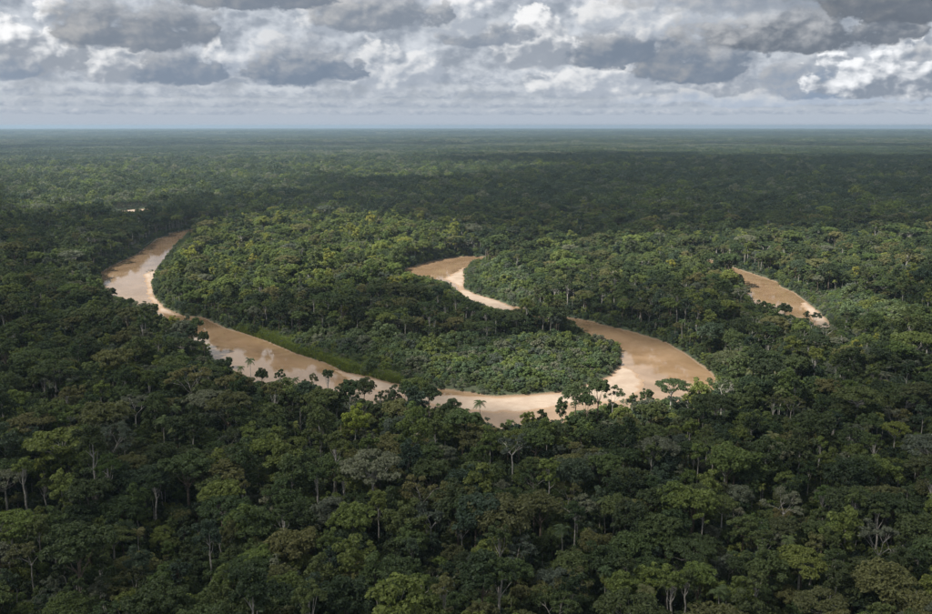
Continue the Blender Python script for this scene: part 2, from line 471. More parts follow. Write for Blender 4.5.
def tube(mb, pts, rad, sides=6, mat=0):
    pts = np.asarray(pts, float); k = len(pts)
    tg = np.gradient(pts, axis=0); tg /= np.linalg.norm(tg, axis=1)[:, None] + 1e-9
    ref = np.array([1.0, 0.13, 0.07]); 
    if abs(tg[0] @ ref) > 0.9: ref = np.array([0.1, 1.0, 0.05])
    a = np.cross(tg, ref); a /= np.linalg.norm(a, axis=1)[:, None] + 1e-9; b = np.cross(tg, a)
    th = np.linspace(0, 2 * np.pi, sides, endpoint=False)
    V = pts[:, None, :] + np.asarray(rad)[:, None, None] * (np.cos(th)[None, :, None] * a[:, None, :] + np.sin(th)[None, :, None] * b[:, None, :])
    F = [[i * sides + j, i * sides + (j + 1) % sides, (i + 1) * sides + (j + 1) % sides, (i + 1) * sides + j] for i in range(k - 1) for j in range(sides)]
    mb.add(V.reshape(-1, 3), F, mat)

def leaves(mb, C, Nn, size, r, mat=1, aspect=0.6):
    """rhombic leaf sprays: centres C, facing Nn"""
    n = len(C)
    t = r.normal(size=(n, 3)); t -= Nn * np.sum(t * Nn, 1)[:, None]; t /= np.linalg.norm(t, axis=1)[:, None] + 1e-9
    b = np.cross(Nn, t); s = (size * r.uniform(0.6, 1.35, n))[:, None]
    drop = Nn * s * 0.25
    V = np.stack([C + t * s - drop, C + b * s * aspect, C - t * s - drop, C - b * s * aspect], 1).reshape(-1, 3)
    mb.add(V, np.arange(4 * n).reshape(-1, 4), mat)

def clump_leaves(mb, cen, rads, n_per, size, r, flat=0.7, mat=1):
    cen = np.asarray(cen); rads = np.asarray(rads)
    cnt = np.maximum(6, (n_per * (rads / rads.mean()) ** 2)).astype(int)
    idx = np.repeat(np.arange(len(cen)), cnt); n = len(idx)
    d = r.normal(size=(n, 3)); d[:, 2] = np.where(d[:, 2] < -0.25, np.abs(d[:, 2]) * r.choice([1, -1], n, p=[.7, .3]), d[:, 2]); d /= np.linalg.norm(d, axis=1)[:, None]
    rr_ = rads[idx][:, None] * (r.uniform(0.45, 1.0, n) ** 0.45)[:, None]
    C = cen[idx] + d * rr_ * np.array([1, 1, flat])
    Nn = d * 0.8 + np.array([0, 0, 0.45]) + r.normal(size=(n, 3)) * 0.42
    Nn /= np.linalg.norm(Nn, axis=1)[:, None]
    leaves(mb, C, Nn, size, r, mat)

def limbs(mb, trunk_pts, ends, r0, r, sides=5, start=0.55):
    tp = np.asarray(trunk_pts); k = len(tp)
    for e in ends:
        f = r.uniform(start, 0.97); i = f * (k - 1); a = int(i); q = tp[a] + (tp[min(a + 1, k - 1)] - tp[a]) * (i - a)
        mid = q + (e - q) * 0.5 + np.array([0, 0, -0.10 * np.linalg.norm(e - q)]) + r.normal(size=3) * 0.4
        tube(mb, [q, q + (mid - q) * 0.5 + r.normal(size=3) * 0.2, mid, e], [r0, r0 * 0.75, r0 * 0.5, r0 * 0.2], sides, 0)

def trunk_line(h, r, lean=0.04, k=7):
    z = np.linspace(0, h, k); o = np.cumsum(r.normal(size=(k, 2)) * lean * h / k * 2.2, axis=0); o -= o[0]
    return np.column_stack([o, z])

def dome_clumps(rx, hz, z0, n, r, jitter=0.12, low=-0.25):
    i = np.arange(n) + 0.5
    z = low + (1 - low) * (i / n); a = i * 2.399963 + r.uniform(0, 6.28)
    q = np.sqrt(np.clip(1 - np.clip(z, -1, 1) ** 2, 0, 1))
    d = np.column_stack([q * np.cos(a), q * np.sin(a), z]) * r.uniform(0.72, 1.05, n)[:, None] + r.normal(size=(n, 3)) * jitter
    return d * np.array([rx, rx, hz]) + np.array([0, 0, z0])

# each builder returns (MB with trunk = material 0, foliage = material 1), nominal height, crown radius
def form_domed(seed, R_=7.2, hh=25.0, hz=5.4, n=46, per=72, size=0.62):
    r = np.random.default_rng(seed); mb = MB()
    tl = trunk_line(hh - hz * 0.9, r); top = tl[-1]
    tube(mb, tl, np.linspace(0.48, 0.22, 7), 7)
    cl = dome_clumps(R_, hz, hh - hz, n, r, 0.19); cl[:, :2] += top[:2]
    rd = r.uniform(0.22, 0.36, n) * R_
    limbs(mb, tl, cl[r.choice(n, 9, False)], 0.17, r)
    clump_leaves(mb, cl, rd, per, size, r)
    return mb, hh, R_

def form_spreading(seed, R_=11.5, hh=31.0, n=58, per=72, size=0.62):
    r = np.random.default_rng(seed); mb = MB()
    tl = trunk_line(hh * 0.72, r, 0.03); tube(mb, tl, np.linspace(0.75, 0.36, 7), 7)
    a = r.uniform(0, 6.28, n); q = np.sqrt(r.uniform(0.02, 1, n)) * R_
    z = hh - 2.0 - (q / R_) ** 2 * r.uniform(2.5, 5.5, n) - r.uniform(0, 1.6, n)
    cl = np.column_stack([q * np.cos(a), q * np.sin(a), z]); cl[:, :2] += tl[-1, :2]
    rd = r.uniform(1.5, 2.7, n)
    limbs(mb, tl, cl[r.choice(n, 16, False)], 0.26, r, 5, 0.8)
    clump_leaves(mb, cl, rd, per, size, r, 0.5)
    return mb, hh, R_

def form_narrow(seed, R_=4.6, hh=27.0, hz=8.0, n=34, per=66, size=0.58):
    r = np.random.default_rng(seed); mb = MB()
    tl = trunk_line(hh - hz * 0.6, r, 0.03); tube(mb, tl, np.linspace(0.36, 0.14, 7), 6)
    cl = dome_clumps(R_, hz, hh - hz, n, r, 0.2, -0.7); cl[:, :2] += tl[-1, :2]
    limbs(mb, tl, cl[r.choice(n, 6, False)], 0.12, r)
    clump_leaves(mb, cl, r.uniform(0.28, 0.44, n) * R_, per, size, r, 0.8)
    return mb, hh, R_

def form_billowing(seed, R_=9.5, hh=29.0, nl=7, per=68, size=0.62):
    r = np.random.default_rng(seed); mb = MB()
    tl = trunk_line(hh * 0.62, r); tube(mb, tl, np.linspace(0.7, 0.4, 7), 7)
    C, D, Ends = [], [], []
    for i in range(nl):
        a = i * 6.28 / (nl - 1) + r.uniform(-.3, .3); q = 0 if i == 0 else R_ * r.uniform(0.5, 0.68)
        rl = R_ * r.uniform(0.34, 0.5); zc = hh - rl * 0.75 - (q / R_) * r.uniform(1.0, 6.0)
        n = 15; cl = dome_clumps(rl, rl * 0.75, 0, n, r, 0.17, -0.1) + np.array([q * math.cos(a), q * math.sin(a), zc])
        C.append(cl); D.append(r.uniform(0.28, 0.44, n) * rl); Ends.append(np.array([q * math.cos(a), q * math.sin(a), zc]))
    C = np.concatenate(C); C[:, :2] += tl[-1, :2]; Ends = np.array(Ends); Ends[:, :2] += tl[-1, :2]
    limbs(mb, tl, Ends, 0.3, r, 5, 0.7)
    clump_leaves(mb, C, np.concatenate(D), per * 0.62, size, r)
    return mb, hh, R_

def form_open(seed, R_=7.5, hh=27.0, n=26, per=62, size=0.46, leafy=True):
    """thin crown, pale forking limbs showing"""
    r = np.random.default_rng(seed); mb = MB()
    hf = hh * r.uniform(0.5, 0.6); tl = trunk_line(hf, r, 0.03); tube(mb, tl, np.linspace(0.36, 0.22, 7), 7)
    tips = []
    def fork(p, d, L, rad, dep):
        d = d / np.linalg.norm(d); e = p + d * L; m = p + d * L * 0.5 + r.normal(size=3) * L * 0.05
        tube(mb, [p, m, e], [rad, rad * 0.8, rad * 0.62], 5, 0)
        if dep == 0: tips.append(e); return
        for k in range(r.integers(2, 4)):
            dd = d + r.normal(size=3) * 0.55; dd[2] = abs(dd[2]) * 0.8 + 0.12
            fork(e, dd, L * r.uniform(0.6, 0.82), rad * 0.6, dep - 1)
    for k in range(4):
        a = k * 1.57 + r.uniform(-.5, .5); fork(tl[-1], np.array([math.cos(a) * 0.75, math.sin(a) * 0.75, 0.9]), hh * 0.17, 0.17, 3)
    tips = np.array(tips); tips[:, 2] *= 1.0
    if leafy: clump_leaves(mb, tips, r.uniform(0.8, 1.7, len(tips)), per * 0.55, size, r, 0.5)
    return mb, float(tips[:, 2].max()), float(np.hypot(tips[:, 0], tips[:, 1]).max())

def form_palm(seed, hh=21.0, n=15):
    r = np.random.default_rng(seed); mb = MB()
    tl = trunk_line(hh - 1.5, r, 0.03); tube(mb, tl, np.linspace(0.22, 0.15, 7), 6)
    top = tl[-1]
    for i in range(n):
        a = i * 2.4 + r.uniform(-.2, .2); el = r.uniform(-0.15, 1.1); L = r.uniform(3.2, 4.4)
        s = np.linspace(0, 1, 9); out = np.array([math.cos(a), math.sin(a), 0.0])
        P = top + out[None] * (s * L * math.cos(el * 0.8))[:, None]; P[:, 2] += L * (math.sin(el) * s - 0.62 * s ** 2.2)
        tube(mb, P, np.linspace(0.07, 0.02, 9), 3, 1)
        side = np.cross(out, [0, 0, 1.0]); ks = np.linspace(0.12, 0.98, 15)
        Q = np.column_stack([np.interp(ks, s, P[:, j]) for j in range(3)])
        tg = np.gradient(Q, axis=0); tg /= np.linalg.norm(tg, axis=1)[:, None]
        ll = (0.95 * np.sin(np.pi * (ks * 0.85 + 0.1)) + 0.25)[:, None]
        for sg in (-1, 1):
            tip = Q + sg * side[None] * ll + tg * ll * 0.45 - np.array([0, 0, 0.42]) * ll
            V = np.stack([Q - tg * 0.10, Q + tg * 0.16, tip], 1).reshape(-1, 3)
            mb.add(V, np.arange(len(V)).reshape(-1, 3), 1)
    return mb, hh, 4.0

def form_bush(seed, R_=3.6, hh=6.5, n=20, per=60, size=0.42):
    r = np.random.default_rng(seed); mb = MB()
    for k in range(4):
        a = r.uniform(0, 6.28); e = np.array([math.cos(a) * R_ * .5, math.sin(a) * R_ * .5, hh * .75])
        tube(mb, [[0.2 * math.cos(a), 0.2 * math.sin(a), 0], e * 0.5, e], [0.1, 0.08, 0.03], 4)
    cl = dome_clumps(R_, hh * 0.52, hh * 0.46, n, r, 0.14, -0.7)
    clump_leaves(mb, cl, r.uniform(0.26, 0.4, n) * R_, per, size, r, 0.8)
    return mb, hh, R_

def form_far(seed, R_=7.5, hh=25.0, n=13, per=17, size=1.25):
    r = np.random.default_rng(seed); mb = MB()
    cl = dome_clumps(R_, 5.5, hh - 6.0, n, r, 0.14, -0.1)
    tube(mb, [[0, 0, 0], [0, 0, hh - 5]], [0.5, 0.3], 4)
    clump_leaves(mb, cl, r.uniform(0.3, 0.44, n) * R_, per, size, r)
    return mb, hh, R_

def form_stand(seed, W=64.0, nt=30):
    """a whole stand of distant trees, instanced only far away"""
    r = np.random.default_rng(seed); mb = MB()
    for k in range(nt):
        x, y = r.uniform(-W / 2, W / 2, 2); R_ = r.uniform(4.5, 9); hh = r.uniform(17, 30)
        cl = dome_clumps(R_, R_ * 0.7, hh - R_ * 0.7, 7, r, 0.14, 0.0) + np.array([x, y, 0])
        clump_leaves(mb, cl, r.uniform(0.36, 0.5, 7) * R_, 9, 2.2, r)
        tube(mb, [[x, y, 0], [x, y, hh - 4]], [0.5, 0.4], 4)
    return mb, 25.0, W / 2

# ------------------------------------------------------------------ structure objects
def link(o, parent=None):
    S.collection.objects.link(o)
    if parent is not None: o.parent = parent
    return o
def struct(name, me, label, cat, kind='structure'):
    o = link(bpy.data.objects.new(name, me)); o['kind'] = kind; o['label'] = label; o['category'] = cat
    return o
def grid_mesh(name, xs, ys, z, mat, keep=None, smooth=True):
    nx, ny = len(xs), len(ys)
    XX, YY = np.meshgrid(xs, ys, indexing='ij'); ZZ = z(XX, YY)
    V = np.column_stack([XX.ravel(), YY.ravel(), ZZ.ravel()])
    I = np.arange(nx * ny).reshape(nx, ny)
    Q = np.stack([I[:-1, :-1], I[1:, :-1], I[1:, 1:], I[:-1, 1:]], -1).reshape(-1, 4)
    if keep is not None:
        kp = keep(XX, YY); kq = kp[:-1, :-1] | kp[1:, :-1] | kp[1:, 1:] | kp[:-1, 1:]
        Q = Q[kq.ravel()]; us = np.unique(Q); mp = np.zeros(len(V), int); mp[us] = np.arange(len(us)); V = V[us]; Q = mp[Q]
    mb = MB(); mb.add(V, Q, 0)
    return mb.mesh(name, [mat], (0,) if smooth else ())

def axis(a, b, s, far_a, far_b, g=1.35):
    core = list(np.arange(a, b + 0.1, s)); L, st = [], s
    x = a
    while x > far_a: st *= g; x -= st; L.append(max(x, far_a))
    Rr, st, x = [], s, core[-1]
    while x < far_b: st *= g; x += st; Rr.append(min(x, far_b))
    return np.array(L[::-1] + core + Rr)
gm = ground_mat()
struct('ground', grid_mesh('ground', axis(-1090, 1380, 7, -45000, 45000), axis(450, 2300, 7, -6000, 45000), terrain, gm),
       'flat rainforest floor of dark soil and low greenery beneath the trees', 'ground')
struct('river', grid_mesh('river', gx, gy, lambda x, y: np.zeros_like(x), water_mat(), lambda x, y: SD_RIV > -5.0),
       'winding muddy brown river looping round a wooded tongue of land', 'river')
sm = sand_mat()
for p, lab in zip(SAND, ('long pale sandbar curving round the tip of the wooded river bend', 'pale sandbar in the small upper loop of the river',
                         'narrow pale sandbank beside the separate short reach of river', 'small pale sand spit below the wooded bank of the first reach',
                         'small bare pale clearing in the forest beyond the first reach')):
    lo, hi = p.min(0) - 12, p.max(0) + 12
    n = lambda x, y, p=p: poly_sd(x, y, p) + (vnoise(x, y, 9.0, 3) - 0.5) * 5
    struct('clearing' if 'clearing' in lab else 'sandbar', grid_mesh('sandbar', np.arange(lo[0], hi[0], 2.0), np.arange(lo[1], hi[1], 2.0),
           lambda x, y, n=n: np.clip(0.045 * n(x, y), -0.35, 0.75) + (vnoise(x, y, 5.0, 8) - 0.5) * 0.10, sm, lambda x, y, n=n: n(x, y) > -7), lab, 'clearing' if 'clearing' in lab else 'sandbar')

# ------------------------------------------------------------------ the cloud deck above the frame, whose gaps let sun patches through
def build_clouds():
    zc = 1500.0
    off = np.array([to_sun.x, to_sun.y]) / to_sun.z * (zc - 20.0)
    lit = [ground(q, 20.0) for q in (
        [(150, 258), (200, 224), (330, 214), (450, 232), (480, 250), (430, 284), (330, 286), (250, 300), (185, 300)],
        [(80, 268), (190, 230), (160, 300), (230, 322), (330, 338), (400, 346), (500, 346), (590, 338), (620, 335), (565, 316), (600, 316), (735, 362), (735, 390),
         (640, 404), (500, 425), (380, 405), (230, 365), (90, 300)],
        [(-20, 246), (40, 252), (60, 285), (30, 305), (-20, 305)],
        [(390, 272), (470, 246), (560, 242), (700, 240), (880, 236), (960, 236), (960, 272), (850, 278), (830, 300), (870, 345), (800, 325), (735, 300), (650, 280), (540, 296), (520, 315), (455, 298)],
        [(-20, 147), (300, 146), (470, 149), (480, 166), (430, 180), (300, 186), (230, 196), (150, 206), (80, 212), (-20, 216)],
        [(450, 141), (600, 142), (960, 150), (960, 159), (700, 158), (600, 151), (450, 160)])]
    xs = np.arange(-6500, 6500, 42.0); ys = np.arange(-2500, 8700, 42.0)
    XX, YY = np.meshgrid(xs, ys, indexing='ij')
    px, py = XX - off[0], YY - off[1]
    dist = np.hypot(px, py)
    sdl = np.full(XX.shape, -1e9)
    for p in lit: sdl = np.maximum(sdl, poly_sd(px, py, p))
    soft = 16 + 0.02 * dist
    rag = (vnoise(px, py, 90, 21) - 0.5) * 1.2 + (vnoise(px, py, 240, 22) - 0.5) * 1.2
    cov = -sdl / soft + rag
    gaps = vnoise(px, py, 620, 31) * 0.55 + vnoise(px, py, 230, 32) * 0.45
    loose = (0.60 - gaps) * 9
    far_free = (py > 6500) | (np.abs(px) > 3000 + 0.35 * np.abs(py)) | (py < -600)
    cov = np.where(far_free, np.minimum(cov, loose), cov)
    # farther off the cover is streaky: breaks in the shade, shade in the breaks
    streak = (vnoise(px * 0.35, py, 780, 64) * 0.6 + vnoise(px * 0.45, py, 290, 62) * 0.4 - 0.46) * 12.0
    fw = np.clip((py - 1900) / 1500, 0, 1)
    cov = cov + streak * fw
    cov = np.clip(cov, -3, 3)
    th = np.clip(0.15 + cov * 0.5, 0, 1)
    th *= np.clip(0.62 + 0.76 * vnoise(px, py, 75, 71), 0, 1) # thin places let dapples of sun through
    puff = (vnoise(XX, YY, 260, 41) * 0.6 + vnoise(XX, YY, 110, 42) * 0.4)
    keep = th > 0.0
    I = np.arange(XX.size).reshape(XX.shape)
    kq = keep[:-1, :-1] | keep[1:, :-1] | keep[1:, 1:] | keep[:-1, 1:]
    Q = np.stack([I[:-1, :-1], I[1:, :-1], I[1:, 1:], I[:-1, 1:]], -1)[kq]
    zb = zc - 30 * puff * th; zt = zc + 8 + th * (80 + 260 * puff)
    V = np.concatenate([np.column_stack([XX.ravel(), YY.ravel(), zb.ravel()]), np.column_stack([XX.ravel(), YY.ravel(), zt.ravel()])])
    Fb = Q[:, ::-1]; Ft = Q + XX.size
    ed = np.concatenate([Q[:, [0, 1]], Q[:, [1, 2]], Q[:, [2, 3]], Q[:, [3, 0]]])
    key = set(map(tuple, ed.tolist())); rim = np.array([(a, b) for a, b in ed.tolist() if (b, a) not in key])
    Fs = np.column_stack([rim[:, 0], rim[:, 1], rim[:, 1] + XX.size, rim[:, 0] + XX.size])
    allF = np.concatenate([Fb, Ft, Fs]); us = np.unique(allF); mp = np.zeros(len(V), int); mp[us] = np.arange(len(us))
    mb = MB(); mb.add(V[us], mp[allF], 0)
    me = mb.mesh('clouds', [cloud_mat()], (0,))
    T = np.concatenate([th.ravel(), th.ravel()])[us].astype(np.float32)
    me.attributes.new('thickness', 'FLOAT', 'POINT').data.foreach_set('value', T)
    o = struct('clouds', me, 'broken grey cloud layer overhead shading the forest', 'clouds', 'stuff')
build_clouds()

# ------------------------------------------------------------------ tree kinds
# key: builder, name, words for the crown, hues (weights), bark
KINDS = {
    'domed':     (lambda q: form_domed(q, (4.6, 6.0, 7.2, 8.4)[(q - 115) // 17 % 4], (22.0, 25.0, 24.0, 27.0)[(q - 115) // 17 % 4], (4.6, 4.2, 6.0, 5.0)[(q - 115) // 17 % 4], (26, 36, 46, 56)[(q - 115) // 17 % 4]), 'broadleaf_tree', 'rounded', 'brown'),
    'narrow':    (lambda q: form_narrow(q, (3.2, 4.2, 5.0)[(q - 118) // 17 % 3], 27.0, (4.5, 7.0, 9.0)[(q - 118) // 17 % 3], (20, 28, 36)[(q - 118) // 17 % 3]), 'broadleaf_tree', 'tall narrow', 'pale'),
    'billow':    (form_billowing, 'broadleaf_tree', 'broad billowing', 'brown'),
    'spread':    (form_spreading, 'spreading_tree', 'wide flat-topped', 'pale'),
    'open':      (form_open, 'open_tree', 'thin airy', 'pale'),
    'ball':      (lambda q: form_domed(q, 3.4, 25.0, 2.9, 18, 62, 0.5), 'broadleaf_tree', 'small ball-shaped', 'pale'),
    'palm':      (form_palm, 'palm_tree', 'feathery', 'pale'),
}
NSEED = {'domed': 4, 'narrow': 3, 'billow': 3, 'spread': 3, 'open': 3, 'ball': 2, 'palm': 3}
HUE_W = {'domed': {'yellow-green': .12, 'dark green': 3, 'deep green': 4, 'olive green': 2, 'leaf green': 2, 'blue-green': 1, 'grey-green': 1},
         'narrow': {'dark green': 3, 'deep green': 3, 'blue-green': 1, 'leaf green': 2, 'yellow-green': .15},
         'billow': {'dark green': 3.0, 'deep green': 4, 'olive green': 2, 'leaf green': 1.5},
         'spread': {'dark green': 2, 'deep green': 3, 'olive green': 3, 'leaf green': 1.5, 'grey-green': 1.5},
         'open': {'grey-green': 3, 'olive green': 1.5, 'deep green': 1.5},
         'ball': {'deep green': 3, 'leaf green': 2, 'olive green': 1},
         'palm': {'deep green': 3, 'leaf green': 2, 'olive green': 1}}
BASE = {}     # (form, seed) -> (MB, height, crown radius)
for k, (fn, _, _, _) in KINDS.items():
    for s in range(NSEED[k]): BASE[k, s] = fn(100 + 17 * s + len(k) * 3)
PART = {}     # (form, seed, hue) -> (trunk mesh, crown mesh)
def parts(form, seed, hue, bark=None):
    bark = bark or KINDS[form][3]; key = (form, seed, hue, bark)
    if key not in PART:
        src = BASE[form, seed][0]; tr, cr = MB(), MB(); off = 0
        for v, f, m in zip(src.v, src.f, src.m):
            (tr if m[0] == 0 else cr).add(v, f - off, 0); off += len(v)
        tk, ck = (form, seed, bark), (form, seed)
        tm = tr.mesh('trunk', [BARK[bark]], (0,)); cm = cr.mesh('crown', [LEAF[hue]]) if cr.n else None
        PART[key] = (tm, cm)
    return PART[key]
WHOLE = {}
def whole(form, seed, hue):
    key = (form, seed, hue)
    if key not in WHOLE: WHOLE[key] = BASE[form, seed][0].mesh('tree', [BARK[KINDS[form][3]], LEAF[hue]], (0,))
    return WHOLE[key]

def plant(form, seed, hue, x, y, sc, rot, label, group, name=None, bark=None, sz=1.0, cat='tree'):
    t = link(bpy.data.objects.new(name or KINDS[form][1], None))
    t.empty_display_size = 1.0
    t.location = (x, y, float(terrain(np.array([x]), np.array([y]))[0]) - 0.15); t.rotation_euler = (0, 0, rot); t.scale = (sc, sc, sc * sz)
    t['label'] = label; t['category'] = cat
    if group: t['group'] = group
    tm, cm = parts(form, seed, hue, bark)
    link(bpy.data.objects.new('trunk', tm), t)
    if cm: link(bpy.data.objects.new('crown', cm), t)
    return t

# ------------------------------------------------------------------ where trees stand
def project(x, y, z):
    p = R(PITCH); dz = z - H
    f = y * math.cos(p) - dz * math.sin(p); u = y * math.sin(p) + dz * math.cos(p)
    return 466 + F * x / f, 307 - F * u / f
LOW = [ground(q) for q in (
    [(246, 331), (300, 340), (360, 344), (420, 350), (500, 350), (560, 345), (590, 336), (618, 345), (623, 365), (590, 386), (530, 397), (440, 396), (400, 388), (345, 374), (270, 345)],
    [(806, 296), (860, 300), (940, 322), (940, 350), (880, 352), (846, 342), (828, 322)],
    [(476, 262), (500, 270), (540, 290), (535, 312), (518, 310), (497, 301), (464, 290), (465, 272)])]
def low_sd(x, y):
    d = np.full(np.shape(x), -1e9)
    for p in LOW: d = np.maximum(d, poly_sd(x, y, p))
    return d

def scatter(r0, r1, step, r, az=31.5, jit=0.46, margin=26.0):
    xm = r1 * math.tan(R(az)) + margin
    xs = np.arange(-xm, xm, step); ys = np.arange(r0 * 0.8, r1, step)
    XX, YY = np.meshgrid(xs, ys, indexing='ij')
    XX = XX + (np.arange(len(ys)) % 2)[None, :] * step * 0.5
    XX = (XX + r.uniform(-jit, jit, XX.shape) * step).ravel(); YY = (YY + r.uniform(-jit, jit, YY.shape) * step).ravel()
    q = np.hypot(XX, YY)
    ok = (np.abs(XX) < YY * math.tan(R(az)) + margin) & (q >= r0) & (q < r1)
    return XX[ok], YY[ok]

NICKS = ('bright lime tree', 'lone ball-crowned tree', 'lone river palm', 'thin riverside tree', 'sandbar palm', 'umbrella-crowned tree', 'sandbar-end tree', 'slim bank tree',
         'ghostly white-limbed tree', 'grey-green white-limbed tree', 'large silvery tree', 'leaning white-limbed tree', 'pale grey bank tree', 'huge pale olive tree', 'giant thick-trunked tree',
         'white forked trunk', 'slender white-trunked tree', 'grey tree on the spit', 'yellow-green flat-topped tree', 'pale yellowish tree', 'massive brownish-olive tree', 'broad pale-limbed tree', 'half-bare dusty tree')
HERO = []   # x, y, radius kept clear of other trees
NICK = []
def hero(px, py, form, seed, hue, height, label, rot=0.0, name=None, bark=None, wide=1.0, cat='tree', clear=0.95, group=None):
    """px, py: where its top shows in the photograph; its place on the ground follows from its real height"""
    x, y = ground([(px, py)], height)[0]
    hn, rn = BASE[form, seed][1:]
    sc = height / hn * wide
    plant(form, seed, hue, x, y, sc, rot, label, label if group else None, name, bark, 1.0 / wide, cat)
    HERO.append((x, y, rn * sc * clear)); NICK.append(NICKS[len(NICK)])
hero(355, 417, 'domed', 2, 'lime green', 28, 'bright lime green round-crowned tree on bare pale trunks before the sandbar', 0.6, bark='white', wide=0.85)
hero(330, 373, 'ball', 0, 'deep green', 31, 'small dark ball-crowned tree on a slender trunk standing out against the river', 1.1)
hero(251, 362, 'palm', 0, 'deep green', 31, 'tall dark palm rising alone against the first reach of river', 0.4, cat='palm', wide=0.8)
hero(280, 375, 'ball', 1, 'deep green', 29, 'thin dark tree with a small crown poking up beside a palm against the brown water', 0.2, wide=0.8)
hero(480, 404, 'palm', 1, 'deep green', 27, 'dark palm on the bank silhouetted against the sandbar', 1.9, cat='palm')
hero(672, 381, 'spread', 2, 'deep green', 32, 'wide umbrella-crowned tree standing before the brown pool of the bend', 0.3, wide=0.92)
hero(598, 384, 'billow', 1, 'dark green', 34, 'tall dark clumpy-crowned tree covering the end of the sandbar', 0.9, wide=0.72)
hero(632, 398, 'narrow', 0, 'deep green', 27, 'slim dark tree beside the umbrella-crowned tree on the bank', 0.5, wide=0.7)
hero(134, 402, 'open', 0, 'grey-green', 30, 'ghostly white-limbed tree with thin foliage above dark canopy', 2.1, bark='white')
hero(513, 441, 'open', 2, 'grey-green', 28, 'grey-green tree with white branching limbs below the sandbar', 0.8, bark='white')
hero(432, 512, 'open', 0, 'grey-green', 26, 'large pale silvery tree with a forked white trunk in dark forest', 4.0, bark='white')
hero(462, 526, 'open', 1, 'olive green', 22, 'leaning white-limbed thin tree beside the large silvery one', 3.0, bark='white', wide=0.7)
hero(742, 290, 'open', 2, 'grey-green', 27, 'pale greyish spreading tree on the bank of the separate short reach', 0.3, bark='pale', wide=1.2)
hero(835, 234, 'billow', 1, 'olive green', 34, 'huge rounded pale olive tree rising beyond the river', 0.3, wide=1.1)
hero(185, 462, 'billow', 0, 'deep green', 36, 'giant green tree with billowing crown and thick brown trunk', 1.3, name='broadleaf_tree', wide=1.1)
hero(722, 500, 'spread', 1, 'deep green', 27, 'tree with a white forked trunk below a dense flat green crown', 0.6, bark='white', wide=0.72)
hero(232, 528, 'domed', 1, 'olive green', 27, 'slender tree with a tall bare white trunk and a small crown', 0.3, bark='white', wide=0.55)
hero(150, 268, 'open', 1, 'grey-green', 12, 'small grey bush-like tree on the sand spit of the first reach', 0.4, wide=1.1)
hero(896, 424, 'spread', 2, 'yellow-green', 29, 'yellow-green flat-topped tree above the dark forest', 0.5, wide=0.75)
hero(592, 540, 'domed', 3, 'olive green', 25, 'pale yellowish small-crowned tree among dark broad crowns', 0.5, bark='pale', wide=0.6)
hero(540, 500, 'billow', 2, 'olive green', 30, 'massive rounded brownish-olive tree below the sandbar', 2.5, wide=1.05)
hero(800, 555, 'spread', 0, 'leaf green', 29, 'very broad leaf green tree with pale limbs showing in its crown', 1.5, wide=1.0)
hero(30, 552, 'open', 2, 'olive green', 26, 'rugged olive tree with half-bare limbs and dusty foliage', 5.1, bark='pale')
NH = len(HERO)
